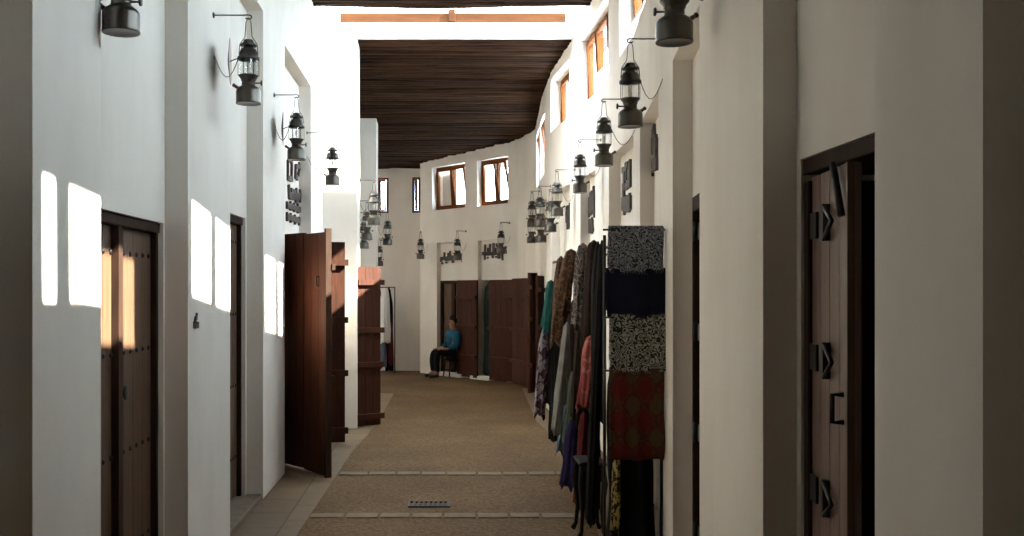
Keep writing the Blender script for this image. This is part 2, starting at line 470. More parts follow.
# thresholds
mb = MB(); mb.bbox(LX-.3, LX-.005, 7.25, 8.58, 0, .05, .008)
structure(mb.build('trim_6', M['pale']), 'grey stone threshold under the second door on the left')
mb = MB(); a, b, c, d = fp(n1[0]+.1,-.13), fp(n1[1]+.1,-.13), fp(n1[1]+.1,.1), fp(n1[0]+.1,.1)
mb.prism([a,b,c,d], 0, .07); structure(mb.build('trim_7', M['white']), 'threshold behind the seated person, its sunlit edge put into the white colour')  # white here stands in for sunlight on the step edge
mb = MB(); a, b, c, d = fp(n2[0]-.1,-.13), fp(n2[1]-.4,-.13), fp(n2[1]-.4,.1), fp(n2[0]-.1,.1); mb.prism([a,b,c,d], 0, .07)
structure(mb.build('trim_8', M['white']), 'whitewashed threshold below the right far doors')

# floor drain
root = empty('floor_drain', (-.09,8.37,0))
mb = MB()
mb.box(-.175,.175,-.1,-.085,-.005,.012); mb.box(-.175,.175,.085,.1,-.005,.012); mb.box(-.175,-.16,-.085,.085,-.005,.012); mb.box(.16,.175,-.085,.085,-.005,.012)
mb.build('drain_frame', M['iron'], root)
for k in range(8):
    mb = MB(); x = -.15+k*.0405
    mb.hexa([(x,-.085,-.004),(x+.022,-.085,-.004),(x+.036,.085,-.004),(x+.014,.085,-.004)], [(x,-.085,.0105),(x+.022,-.085,.0105),(x+.036,.085,.0105),(x+.014,.085,.0105)])
    mb.build('drain_bar', M['iron'], root)
tag(root, 'small black iron drain grate set into the street paving', 'drain')

# ------------------------------------------------------------------ windows
def window(n, A, B, nrm, z0, z1, label, tilt=(9,9), mull=.5, depth=.16):
    """A, B plan points on the inner wall face, nrm outward"""
    A = Vector(A); B = Vector(B); e = (B-A); w = e.length; e = e.normalized()
    root = None
    def T(u, v, z):
        p = A+e*u+Vector(nrm)*v
        return (p.x, p.y, z)
    def bar(mb, u0,u1,v0,v1,za,zb):
        mb.hexa([T(u0,v0,za),T(u1,v0,za),T(u1,v1,za),T(u0,v1,za)], [T(u0,v0,zb),T(u1,v0,zb),T(u1,v1,zb),T(u0,v1,zb)])
    fr = .055; v0, v1 = depth, depth+.07
    mb = MB()
    bar(mb,0,w,v0,v1,z0,z0+fr); bar(mb,0,w,v0,v1,z1-fr,z1); bar(mb,0,fr,v0,v1,z0+fr,z1-fr); bar(mb,w-fr,w,v0,v1,z0+fr,z1-fr)
    root = structure(mb.build('window_%d' % n, M['winwood'], bevel=.004), label)
    posts = [(w*mull, .03)] if not isinstance(mull, tuple) else [(w*mull[0], .03), (w*mull[1], .11 if n < 3 else .03)]
    lights = []; u_ = fr+.004
    for (um, hm), tl in zip(posts, tilt):
        mb = MB(); bar(mb, um-hm, um+hm, v0, v1, z0+fr, z1-fr); mb.build('mullion', M['winwood'], root)
        lights.append((u_, um-hm-.004, tl)); u_ = um+hm+.004
    lights.append((u_, w-fr-.004, tilt[-1]))
    for (ua, ub, tl) in lights:
        za, zb = z0+fr+.004, z1-fr-.004
        sw = .038; th = math.radians(tl)
        def S(u, v, h):                         # leaning inward towards its top
            return T(u, v0+.03+v*math.cos(th)-h*math.sin(th), za+h*math.cos(th)+v*math.sin(th))
        H = zb-za
        def sbar(mb, u0,u1,h0,h1,v0=-.016,v1=.016):
            mb.hexa([S(u0,v0,h0),S(u1,v0,h0),S(u1,v1,h0),S(u0,v1,h0)], [S(u0,v0,h1),S(u1,v0,h1),S(u1,v1,h1),S(u0,v1,h1)])
        mb = MB()
        sbar(mb,ua,ub,0,sw); sbar(mb,ua,ub,H-sw,H); sbar(mb,ua,ua+sw,sw,H-sw); sbar(mb,ub-sw,ub,sw,H-sw)
        s = mb.build('sash', M['winwood'], root)
        mb = MB(); sbar(mb, ua+sw-.004, ub-sw+.004, sw-.004, H-sw+.004, -.003, .003); mb.build('pane', M['glass'], s)
    return root
n = 1
order = ['nearest high', 'second nearest high', 'third nearest high', 'fourth', 'fifth', 'sixth']
for i, (c, w) in enumerate(WIN):
    a, b = c-w/2, c+w/2
    window(n, (rx(a), a), (rx(b), b), (1,0), WZ[i][0], WZ[i][1], 'high orange-framed window in the right wall, number %d counted from the near end' % (i+1), tilt=(3,3,3), mull=(.33,.68) if 0 < i < 4 else ((.155,.575) if i == 0 else .5), depth=.15)
    n += 1
for (c, w), l in zip(LOWWIN, ('lower orange window high in the far end of the right wall', 'last orange window of the right wall, next to the bend')):
    a, b = c-w/2, c+w/2
    window(n, (rx(a), a), (rx(b), b), (1,0), 3.6, 4.55, l, depth=.12); n += 1
for (a, b), l, ti in ((w1, 'left window with leaning sashes high in the far wall', (4,9)), (w2, 'right window with leaning sashes high in the far wall', (4,12))):
    window(n, fp(a), fp(b), fn, FWS, FWH, l, tilt=ti, depth=.12, mull=.52); n += 1
for (a, b), l in zip(ew, ('small window beside the pier, above the hanging clothes', 'narrow window high in the wall left of the far windows')):
    window(n, (a, ey(a)), (b, ey(b)), (0,1), 3.52, 4.32, l, depth=.06); n += 1
# white slatted vents standing on three window sills
def vent(d0, d1, label):
    r = MB()
    A = Vector((rx(d0)+.09, d0)); B = Vector((rx(d1)+.09, d1)); e = (B-A).normalized()
    def bar(mb, u0,u1,z0,z1,t=.02):
        p, q = A+e*u0, A+e*u1
        mb.hexa([(p.x,p.y,z0),(q.x,q.y,z0),(q.x+t,q.y,z0),(p.x+t,p.y,z0)], [(p.x,p.y,z1),(q.x,q.y,z1),(q.x+t,q.y,z1),(p.x+t,p.y,z1)])
    w = (B-A).length; z0, z1 = ZS+.001, ZS+.3
    bar(r,0,w,z0,z0+.03); bar(r,0,w,z1-.03,z1); bar(r,0,.03,z0+.03,z1-.03); bar(r,w-.03,w,z0+.03,z1-.03)
    root = tag(r.build('vent_grille', M['white']), label, 'vent', 'vent grilles on the window sills')
    k = int(w/.055)
    for i in range(1, k):
        s = MB(); u = i*w/k; bar(s, u-.012, u+.012, z0+.03, z1-.03, .012); s.build('slat', M['white'], root)
ZS = 4.1
vent(9.0, 9.8, 'white slatted vent on the sill above the second right lantern')
vent(11.6, 12.2, 'white slatted vent on the sill above the third right lantern')

# ------------------------------------------------------------------ doors
STUD = None
def stud_mesh():
    mb = MB()
    r = .016
    mb.lathe([(r*math.cos(a), r*.8*math.sin(a)) for a in [0,.35,.7,1.05,1.4]], 12)
    o = mb.build('stud', M['iron']); me = o.data
    bpy.data.objects.remove(o); return me
STUDME = stud_mesh()
def stud(parent, p, n):
    o = bpy.data.objects.new('stud', STUDME); COL.objects.link(o); o.parent = parent
    o.location = p; o.rotation_euler = Vector((n[0],n[1],0)).to_track_quat('Z','Y').to_euler()

def closed_door(n, o, e, nrm, w, z0, h, label, rows, split=.48, m='olddoor', studs=6):
    """closed two-leaf shop door; origin at the near jamb, u away, v out of the wall to the street"""
    T = frame_pt(o, e, nrm)
    mb = MB()
    tbox(mb,T,0,.04,0,.09,z0,h-.06); tbox(mb,T,w-.04,w,0,.09,z0,h-.06); tbox(mb,T,0,w,0,.1,h-.06,h-.003)
    root = structure(mb.build('door_%d' % n, M['doorframe'], bevel=.005), label)
    us = w*split
    for (a, b) in ((.042, us), (us, w-.042)):
        mb = MB(); planks(mb, T, a, b, .01, .055, z0+.01, h-.065, 4)
        lf = mb.build('leaf', M[m], root)
        for z in rows:
            for i in range(studs):
                u = a+.05+(b-a-.1)*i/(studs-1)
                p = T(u, .054, z); stud(lf, p, nrm)
    mb = MB(); tbox(mb,T,us-.035,us+.035,.056,.095,z0+.01,h-.065); mb.build('centre_post', M['doorframe'], root)
    mb = MB()
    c = Vector(T(us+.07, .056, 1.25)); q = Vector(T(us+.07,.1,1.25))
    mb.tube([c, q], .008); mb.lathe([(.035,-.006),(.042,0),(.035,.006)], 14, q, axis=Vector((nrm[0],nrm[1],0)).to_track_quat('Z','Y').to_matrix())
    mb.build('door_knocker', M['iron'], root)
    return root
RW = [2.0,1.46,.92,.38]
closed_door(1, (LX-.26,2.2), (0,1), (1,0), 1.46, .0, 2.2, 'first brown wooden door on the left, mostly outside the view', RW)
closed_door(2, (LX-.26,4.56), (0,1), (1,0), 1.44, .0, 2.2, 'brown double door with black studs, nearest on the left', RW, split=.5)
closed_door(3, (LX-.26,7.28), (0,1), (1,0), 1.24, .05, 2.41, 'narrow-looking studded door in the second left niche', [2.2,1.6,1.0,.4])

def open_leaf(root, hinge, tip, z0, h, battens, m='door', nplank=4, th=.042, side=1, ext=.02, name='leaf', handle=False):
    """a leaf standing out from its hinge; battens on the side facing the camera"""
    hinge = Vector(hinge); tip = Vector(tip)
    e = tip-hinge; w = e.length; nn = Vector((e.y,-e.x)).normalized()
    if nn.y > 0: nn = -nn
    T = frame_pt(hinge, e, nn)
    mb = MB(); planks(mb, T, 0, w, -th/2, th/2, z0, h, nplank)
    lf = mb.build(name, M[m], root)
    for z in battens:
        mb = MB(); tbox(mb,T,-.01,w+ext,th/2,th/2+.05,z-.035,z+.035); mb.build('batten', M['door'] if m == 'door' else M['doorframe'], lf)
    for z in (z0+.35*(h-z0), z0+.8*(h-z0)):
        mb = MB(); mb.tube([T(-.008,0,z-.05),T(-.008,0,z+.05)], .014); mb.build('hinge', M['iron'], lf)
    if handle:
        mb = MB(); z = z0+.78*(h-z0)
        mb.tube([T(w*.7,th/2,z),T(w*.7,th/2+.03,z),T(w*.7,th/2+.03,z+.09),T(w*.7,th/2,z+.09)], .008); mb.build('handle', M['iron'], lf)
    return lf
# left bay with its folding leaves opened into the street
mb = MB()
T = frame_pt((LX-.54,9.9), (0,1), (1,0))
tbox(mb,T,0,.07,0,.36,0,2.3); tbox(mb,T,1.68,1.75,0,.36,0,2.3); tbox(mb,T,0,1.75,0,.36,2.3,2.398)
tbox(mb,T,.07,1.68,.0,.02,0,2.3)  # dark board across the back stands in for the unlit shop
dl = structure(mb.build('door_4', M['doorframe']), 'open shop doorway in the third left niche with folding leaves standing into the street')
lf = open_leaf(dl, (-1.585,10.25), (-1.345,9.96), .03, 2.37, [], nplank=3)
lf2 = open_leaf(dl, (-1.335,9.95), (-1.075,9.57), .02, 2.355, [], nplank=3, handle=True)
# meeting rail on the free edge, and the bolts behind it
Td = frame_pt((-1.335,9.95), (.26,-.38), (-.38,-.26))
mb = MB(); w = math.hypot(.26,.38); tbox(mb, Td, w-.012, w+.022, -.03, .03, .0, 2.39); mb.build('meeting_rail', M['doorframe'], lf2)
for z in (2.02,1.5,1.2,.95,.42):
    mb = MB(); tbox(mb, Td, w-.05, w+.035, -.065, -.031, z-.03, z+.03); mb.build('batten', M['doorframe'], lf2)
lf3 = open_leaf(dl, (-1.27,11.68), (-1.115,11.72), .02, 2.36, [2.12,1.45,.83,.16], nplank=1, ext=.03)
Tb = frame_pt((-1.46,11.80), (.19,-.12), (.12,-.19))
mb = MB()
for z in (2.12,1.45,.83,.16): tbox(mb, Tb, 0, .225, -.02, .02, z-.03, z+.03)
mb.build('strap_hinge', M['iron'], lf3)
# leaf on the portal pier
Tf = frame_pt((-1.09,13.06), (.3,.24), (.24,-.3))
dl = empty('door_5', (0,0,0)); structure(dl, 'single reddish ledged leaf standing open against the sunlit pier')
open_leaf(dl, (-1.09,13.055), (-.80,13.28), .02, 2.105, [1.9,1.27,.82,.14], nplank=3, ext=.03)
# right doors
T = frame_pt((rx(3.52)+.49,3.52), (0,-1), (-1,0))
mb = MB(); w = 3.52-2.74
tbox(mb,T,0,.045,0,.36,0,2.18); tbox(mb,T,w-.03,w,0,.36,0,2.18); tbox(mb,T,0,w,0,.365,2.205,2.258); tbox(mb,T,.045,w-.03,0,.02,0,2.18)  # rear panel: dark board in place of the shaded interior
dr = structure(mb.build('door_6', M['doorframe'], bevel=.004), 'pinkish brown plank door standing ajar, nearest on the right')
Tl = frame_pt((rx(3.47)+.17,3.475), (-.05,-.44), (-.44,.05))
mb = MB(); planks(mb, Tl, 0, .44, -.012, .025, .03, 2.19, 4); lf = mb.build('leaf', M['nearleaf'], dr)
mb = MB(); tbox(mb, Tl, .425, .443, .010, .032, .03, 2.19); mb.build('edge_strip', M['olddoor'], lf)
for (u, z) in ((.25,2.02),(.25,1.57),(.25,1.12)):
    mb = MB(); tbox(mb,Tl,u-.045,u-.02,.026,.05,z-.06,z+.06)
    mb.tube([Tl(u-.02,.045,z+.05),Tl(u+.07,.045,z),Tl(u-.02,.045,z-.05)], .008); mb.build('latch_staple', M['iron'], lf)
for (u, z) in ((.03,2.02),(.03,1.57),(.03,1.12)):
    mb = MB(); tbox(mb,Tl,u-.02,u+.06,.026,.036,z-.045,z+.045); mb.build('hinge', M['iron'], lf)
mb = MB(); mb.tube([Tl(.38,.026,1.475),Tl(.38,.06,1.475),Tl(.38,.06,1.39),Tl(.38,.026,1.39)], .009); mb.build('handle', M['iron'], lf)
mb = MB(); mb.tube([Tl(.33,.045,2.20),Tl(.41,.04,2.03)], .012); mb.build('stay_bar', M['iron'], dr)
# second right door: seen nearly edge-on
T = frame_pt((rx(6.02)+.19,6.02), (rx(4.98)-rx(6.02),-1.04), (-1.04,-(rx(4.98)-rx(6.02))))
mb = MB(); w = math.hypot(1.04, rx(4.98)-rx(6.02))
tbox(mb,T,0,.05,-.02,.08,0,2.27); tbox(mb,T,w-.05,w,-.02,.08,0,2.27); tbox(mb,T,0,w,-.02,.08,2.27,2.355)
dr = structure(mb.build('door_7', M['doorframe']), 'narrow glimpse of a plank door between the first two right pilasters')
mb = MB(); planks(mb,T,.055,w-.055,.0,.04,.02,2.265,6); lf = mb.build('leaf', M['olddoor'], dr)
for z in (2.15,1.55,.95,.35):
    mb = MB(); tbox(mb,T,.03,.16,.04,.055,z-.05,z+.05); mb.tube([T(.045,.07,z-.06),T(.045,.07,z+.06)], .016); mb.build('hinge', M['iron'], lf)
# dark doorways behind the textiles and farther along the right wall
for k, (i, lab) in enumerate(((3,'doorway hidden behind the hanging textiles'),(4,'doorway behind the row of scarves on the right'),(5,'doorway beyond the scarves on the right'),(6,'far doorway of the right wall'),(7,'last doorway of the right wall before the bend'))):
    p, q, h, dep = rdoors[i]
    T = frame_pt((rx(p)+dep-.01,p), (rx(q)-rx(p),q-p), (-(q-p),rx(q)-rx(p))); w = math.hypot(q-p, rx(q)-rx(p))
    mb = MB(); tbox(mb,T,0,.06,0,.12,0,h-.08); tbox(mb,T,w-.06,w,0,.12,0,h-.08); tbox(mb,T,0,w,0,.12,h-.08,h-.003)
    d_ = structure(mb.build('door_%d' % (8+k), M['doorframe']), lab)
    mb = MB(); planks(mb,T,.062,w-.062,.01,.05,.02,h-.09,6); mb.build('leaf', M['door'], d_)
# open leaves at the far end of the right wall (dark, beside the scarves)
dl = empty('door_13'); structure(dl, 'dark leaf standing open on the right just beyond the scarves')
open_leaf(dl, (1.70,17.6), (1.53,17.25), .02, 2.1, [1.85,1.3,.5], nplank=3)
dl = empty('door_14'); structure(dl, 'dark reddish leaf standing open at the far end of the right wall')
open_leaf(dl, (1.69,16.4), (1.54,15.9), .02, 2.03, [1.8,1.2,.4], nplank=4)
# far doors
def far_leaf(n, x0, x1, off0, off1, label, z0=.03, h=2.0, bat=(1.65,1.05,.45)):
    dl = empty('door_%d' % n); structure(dl, label)
    open_leaf(dl, fp(ft(x0),off0), fp(ft(x1),off1), z0, h, list(bat), nplank=4, ext=.0, handle=True)
T = frame_pt(fp(n1[0],.19), fdir, -fn); w = n1[1]-n1[0]
mb = MB(); tbox(mb,T,0,.06,0,.1,0,1.93); tbox(mb,T,w-.06,w,0,.1,0,1.93); tbox(mb,T,0,w,0,.1,1.93,1.997)
d_ = structure(mb.build('door_15', M['doorframe']), 'brown closed door behind the seated person')
mb = MB(); planks(mb,T,.06,w*.5,.01,.05,.02,1.93,3); mb.build('leaf', M['olddoor'], d_)
mb = MB(); planks(mb,T,w*.5+.005,w-.06,.01,.05,.02,1.93,3); mb.build('leaf', M['olddoor'], d_)
mb = MB(); tbox(mb,T,w*.5-.05,w*.5+.05,.05,.09,.02,1.93); mb.build('centre_post', M['doorframe'], d_)
T = frame_pt(fp(n2[0],.38), fdir, -fn); w = n2[1]-n2[0]
mb = MB(); tbox(mb,T,0,.06,0,.1,0,1.93); tbox(mb,T,w-.06,w,0,.1,0,1.93); tbox(mb,T,0,w,0,.1,1.93,1.997); tbox(mb,T,.06,w-.06,0,.02,0,1.93)  # dark backing board gives the open doorway its shade by colour
d_ = structure(mb.build('door_16', M['doorframe']), 'dark open doorway in the right niche of the far wall')
far_leaf(17, 460, 482, -.06, -.12, 'reddish brown leaf folded back beside the seated person')
far_leaf(18, 496, 519.5, -.16, -.16, 'reddish brown battened leaf folded back right of the green cloth')
dl = empty('door_19'); structure(dl, 'narrow leaf at the corner where the far wall meets the right wall')
open_leaf(dl, (1.40,19.20), (1.66,18.25), .03, 2.02, [1.68,1.05,.45], nplank=3, ext=0, handle=True)

# ------------------------------------------------------------------ lanterns
LAN_N = [0]
def build_lantern(knob='red'):
    root = empty('pressure_lantern')
    mb = MB(); mb.lathe([(.0,.006),(.074,.004),(.083,0),(.085,.006),(.083,.012),(.083,.082),(.08,.094),(.07,.107),(.055,.117),(.046,.122),(.044,.15),(.05,.154),(.05,.16)], 28, cap=False)
    mb.build('fuel_tank', M['lantern'], root)
    mb = MB(); mb.lathe([(.046,.158),(.06,.178),(.066,.186),(.066,.192),(.04,.192)], 24, cap=False); mb.build('burner_collar', M['lanternhood'], root)
    mb = MB(); mb.lathe([(.006,.186),(.006,.225),(.011,.24),(.011,.26),(.005,.275)], 12); mb.build('mantle', M['white'], root)
    mb = MB(); mb.lathe([(.061,.192),(.061,.298)], 24, cap=False); mb.build('glass_globe', M['globe'], root)
    mb = MB(); mb.lathe([(.05,.298),(.073,.294),(.075,.300),(.074,.312),(.066,.318),(.06,.345),(.05,.366),(.033,.371),(.031,.396)], 24, cap=False)
    mb.lathe([(.055,.386),(.057,.392),(.052,.402),(.036,.412),(.032,.428),(.01,.434)], 24); mb.build('hood', M['lanternhood'], root)
    for k in range(6):
        a = k*math.pi/3+.2; mb = MB()
        mb.tube([(.069*math.cos(a),.069*math.sin(a),.186),(.069*math.cos(a),.069*math.sin(a),.302)], .0022, 6)
        mb.build('guard_rod', M['lanternhood'], root)
    mb = MB(); mb.tube([(-.06,0,.1),(-.092,0,.122)], .011, 8); mb.build('filler_valve', M['lantern'], root)
    mb = MB(); ax = Vector((-1,0,.6)).to_track_quat('Z','Y').to_matrix(); mb.lathe([(.012,0),(.014,.006),(.012,.014)], 10, (-.092,0,.122), axis=ax); mb.build('valve_knob', M[knob], root)
    mb = MB(); mb.tube([(.03,0,.14),(.085,0,.14)], .005, 8); ax = Vector((1,0,0)).to_track_quat('Z','Y').to_matrix()
    mb.lathe([(.018,0),(.02,.005),(.018,.01)], 12, (.083,0,.14), axis=ax); mb.build('control_wheel', M['lanternhood'], root)
    mb = MB(); mb.tube([(-.064,0,.33),(-.058,0,.40),(-.024,0,.45),(-.016,0,.55),(0,0,.583),(.016,0,.55),(.024,0,.45),(.058,0,.40),(.064,0,.33)], .003, 6); mb.build('bail_handle', M['wire'], root)
    return root
def add_reflector(root, s):
    mb = MB(); ax = Vector((1,.15,0)).to_track_quat('Z','Y').to_matrix()
    mb.lathe([(.0,-.014),(.03,-.013),(.1,-.004),(.155,.002),(.155,.004),(.1,.002),(.03,-.003),(.0,-.004)], 28, (-.125*s,0,.285), axis=ax, cap=False)
    mb.tube([(-.125*s,0,.285),(-.06*s,0,.31)], .004, 6)
    mb.build('reflector_dish', M['lanternhood'], root)
def add_cable(root, dx):
    s = 1 if dx > 0 else -1
    mb = MB(); n_ = 9; a = Vector((.045*s,0,.38)); b = Vector((dx,0.04,.33))
    pts = []
    for i in range(n_+1):
        t = i/n_; p = a.lerp(b, t); p.z -= .17*math.sin(math.pi*t); pts.append(p)
    mb.tube(pts, .0028, 6); mb.build('cable', M['wire'], root)
def bracket(wall_pt, hook_pt, label, group):
    """L-shaped rod from the wall plate out to a hook; hook_pt is where the handle hangs"""
    a = Vector(wall_pt); h = Vector(hook_pt)
    d = (h-a); d.z = 0; L_ = d.length; d.normalize()
    mb = MB()
    top = h.z+.02
    ar = Vector((a.x,a.y,top))
    pts = [ar, Vector((h.x,h.y,top))-d*.03]
    for k in range(8):
        an = math.pi*.5-k*math.pi*1.35/7
        c = Vector((h.x,h.y,h.z+.008))
        pts.append(c+d*(.022*math.cos(an)*1.0)*(-1 if k > 99 else 1)+Vector((0,0,.014*math.sin(an)))-d*.0)
    mb.tube(pts, .0048, 6)
    o = mb.build('wall_bracket', M['wire'])
    mb = MB(); ax = d.to_track_quat('Z','Y').to_matrix()
    mb.lathe([(.02,0),(.02,.006),(.008,.012)], 12, ar, axis=ax); mb.build('wall_plate', M['wire'], o)
    return tag(o, label, 'bracket', group)
protos = {}
def lantern(px, py, d, wall_pt, label, rz, refl=False, cable=True, grp='pressure lanterns hung along the arcade', blabel=''):
    p = P(px, py, d)
    k = 'red' if rz == 0 else 'lanternhood'
    if k in protos: r = copy_tree(protos[k])
    else: r = protos[k] = build_lantern(k)
    r.location = p; r.rotation_euler = (0,0,rz)
    tag(r, label, 'lantern', grp)
    wp = Vector((wall_pt[0], wall_pt[1], p.z))
    dv = wp-p
    loc = Matrix.Rotation(-rz, 3, 'Z') @ dv
    if refl: LATER.append((r, loc))
    if cable: CABLES.append((r, loc))
    bracket((wp.x, wp.y, p.z+.575), (p.x, p.y, p.z+.575), blabel, 'lantern brackets along the arcade')
    return r
LATER = []; CABLES = []
PI = math.pi
LL = [
 (121,33,4.5,(LX,4.5),'large lantern tank cut off by the top edge, nearest on the left',0,True,'bracket of the nearest left lantern, outside the top of the view'),
 (248.5,104,6.7,(LX,6.7),'second lantern from the near end of the left wall, with edge-on reflector dish',0,True,'straight rod bracket above the studded left doors'),
 (296.5,160,9.15,(LX,9.15),'third left lantern, hanging beside the lettered niche',0,True,'rod bracket carrying the lantern beside the lettered niche'),
 (332.5,185,11.4,(LX,11.4),'fourth left lantern, dark against the sunlit white pier',0,False,'rod bracket in front of the sunlit white pier'),
 (674.4,43,4.5,(rx(4.5),4.5),'largest dark lantern on the right, cut off by the top edge',PI,False,'bracket of the nearest right lantern, outside the top of the view'),
 (630.3,127,6.75,(rx(6.75),6.75),'second dark lantern from the near end of the right wall',PI,False,'bracket of the second right lantern, passing behind the largest one'),
 (604,166,8.9,(rx(8.9),8.9),'third dark lantern on the right, below the orange windows',PI,False,'hooked bracket of the third right lantern'),
 (580,193,11.2,(rx(11.2),11.2),'fourth dark lantern on the right, above the hanging scarves',PI,False,'hooked bracket of the fourth right lantern'),
 (557,216,12.9,(rx(12.9),12.9),'fifth lantern on the right, paler and glassy',PI,False,'bracket of the fifth, paler right lantern'),
 (540,227,14.6,(rx(14.6),14.6),'pale lantern with bright glass left of the fifth right lantern',PI,False,'bracket of the pale lantern left of the fifth right lantern'),
 (532,227,16.6,(rx(16.6),16.6),'small lantern half hidden behind the pale lantern at the far right',PI,False,'bracket half hidden behind the pale far right lantern'),
 (541,242.5,15.0,(rx(15.0),15.0),'small dark lantern, right one of the low pair at the far right',PI,False,'bracket of the right lantern in the low pair'),
 (531.5,243,17.2,(rx(17.2),17.2),'small dark lantern, left one of the low pair at the far right',PI,False,'bracket of the left lantern in the low pair'),
 (550.5,232,14.0,(rx(14.0),14.0),'small dark lantern tucked behind the fifth right lantern',PI,False,'bracket tucked behind the fifth right lantern'),
 (374,225,13.3,(-1.075,13.3),'bright metallic lantern hanging from the sunlit pier',0,False,'pale bracket sticking out of the sunlit pier'),
 (367,240,15.2,(LX,15.2),'brown lantern just behind the bright one at the sunlit pier',0,False,'bracket behind the sunlit pier for the brown lantern'),
 (364,248.5,16.5,(LX,16.5),'lowest dark lantern in the cluster behind the sunlit pier',0,False,'bracket of the lowest lantern behind the sunlit pier'),
 (387.5,245,17.8,(-1.115,17.8),'dark lantern against the grey wall, under the small far window',0,False,'bracket on the grey-white pier'),
 (379.5,266,21.6,(-1.31,ey(-1.31)),'small lantern low on the far wall above the hanging clothes',0,False,'bracket on the far wall above the hanging clothes'),
 (420.5,259,21.35,tuple(fp(.03)),'lantern at the corner of the far wall, left of the far signs',0,False,'bracket at the corner of the far wall'),
 (457.3,260,20.4,tuple(fp(ft(466))),'lantern in front of the left far sign',PI,False,'bracket above the left far sign'),
 (501,253,19.35,tuple(fp(ft(509.5))),'lantern in front of the right far sign',PI,False,'bracket above the right far sign'),
]
for (px,py,d,wp,lab,rz,refl,bl) in LL:
    lantern(px,py,d,wp,lab,rz,refl,True,blabel=bl)
for r, loc in LATER: add_reflector(r, 1)
for r, loc in CABLES: add_cable(r, loc.x if abs(loc.x) > .12 else (.15 if loc.x >= 0 else -.15))

# ------------------------------------------------------------------ lettering on the niche backs
def sign(T, strokes, th, label, depth=.025, name='wall_lettering'):
    """strokes: list of (list of (u,z) points, half width). One raised metal row each."""
    root = empty('wall_lettering', T(0,0,0))
    T0 = Vector(T(0,0,0))
    for row in strokes:
        for pts, hw in row:
            mb = MB()
            if len(pts) == 1:
                u, z = pts[0]; tbox(mb, T, u-hw, u+hw, 0, depth, z-hw, z+hw)
            for (a, b) in zip(pts, pts[1:]):
                a = Vector(a); b = Vector(b); e = (b-a); L_ = e.length; e.normalize(); q = Vector((-e.y,e.x))*hw
                a2, b2 = a-e*hw*.8, b+e*hw*.8
                c = [a2-q, b2-q, b2+q, a2+q]
                mb.hexa([T(p.x,0,p.y) for p in c], [T(p.x,depth,p.y) for p in c])
            mb.v = [tuple(Vector(q)-T0) for q in mb.v]
            mb.build('letter', M['sign'], root)
    return tag(root, label, 'sign', 'metal lettering on the shop fronts')
# strokes traced in zoomed pixels (scale 12.05 from 430,230) onto the niche backs of the far wall
def far_sign(rows, d, off, label, t0):
    k = d/F
    def cv(p): 
        px = 430+p[0]/12.05; py = 230+p[1]/12.05
        t = ft(px); dd = fp(t,off).y
        return (t-t0, CAMH+(VY-py)*dd/F)
    T = frame_pt(fp(t0, off), fdir, -fn)
    sign(T, [[([cv(p) for p in pts], hw) for pts, hw in row] for row in rows], .02, label)
h = .022
far_sign([[ ([(98,345),(130,340),(180,338),(240,330),(300,322),(345,318)],.036), ([(98,345),(98,375)],h), ([(135,335),(135,280)],h), ([(180,330),(180,285)],h), ([(207,330),(203,262)],h),
   ([(225,320),(238,350),(232,385)],h), ([(268,320),(262,285)],h), ([(292,320),(292,262)],h), ([(330,320),(352,340),(350,378)],h), ([(108,402)],.022), ([(158,392)],.02), ([(240,385)],.022), ([(318,270),(318,320)],h), ([(150,362),(260,350)],.02) ]],
   20.8, .1, 'left row of dark metal Arabic lettering in the far wall', n1[0])
far_sign([[ ([(605,285),(650,288),(700,285),(760,280),(830,270),(890,262)],.036), ([(620,280),(625,185)],h), ([(620,285),(620,350)],h), ([(680,280),(686,180)],.026), ([(725,275),(725,170)],.026), ([(655,270),(660,225)],h),
   ([(770,270),(778,205),(762,178)],h), ([(715,285),(715,330)],h), ([(655,335)],.02), ([(755,325)],.018), ([(790,330),(790,300)],.036), ([(830,300),(832,355)],h), ([(745,255),(745,225)],h), ([(860,260),(868,215)],.03) ]],
   20.0, .1, 'right row of dark metal Arabic lettering in the far wall', n2[0])
# left niche: emblem and three rows, in zoom pixels (6.53 from 280,150)
LB = LX-.14
def left_cv(p):
    px = 280+p[0]/6.53; py = 150+p[1]/6.53
    d = F*(-LB)/(VX-px)
    return (d-9.79, CAMH+(VY-py)*d/F)
TL = frame_pt((LB,9.79), (0,1), (1,0))
rows = [
 [([(44,75),(44,190)],.02), ([(70,90),(68,190),(50,185)],.03), ([(44,75),(58,62),(70,85)],.02), ([(96,110),(94,170),(105,182)],.03), ([(100,105),(118,112)],.025), ([(120,120),(112,160)],.02), ([(118,90)],.02)],
 [([(50,240),(52,300)],.03), ([(55,300),(80,305),(120,300)],.04), ([(78,268),(78,310)],.03), ([(100,262),(102,320)],.03), ([(122,270),(122,330)],.03), ([(65,262),(90,275)],.025), ([(95,330),(108,335)],.03)],
 [([(38,362),(134,395)],.032), ([(38,345),(38,375)],.02), ([(60,345),(60,385)],.02), ([(84,355),(84,395)],.02), ([(108,362),(108,405)],.02), ([(132,375),(132,415)],.02)],
 [([(38,435),(120,462)],.032), ([(38,415),(38,455)],.02), ([(62,422),(62,465)],.02), ([(90,432),(90,478)],.02), ([(118,445),(118,485)],.02)],
]
sign(TL, [[([left_cv(p) for p in pts], hw) for pts, hw in row] for row in rows], .02, 'dark metal emblem with three rows of lettering above the open left leaves')
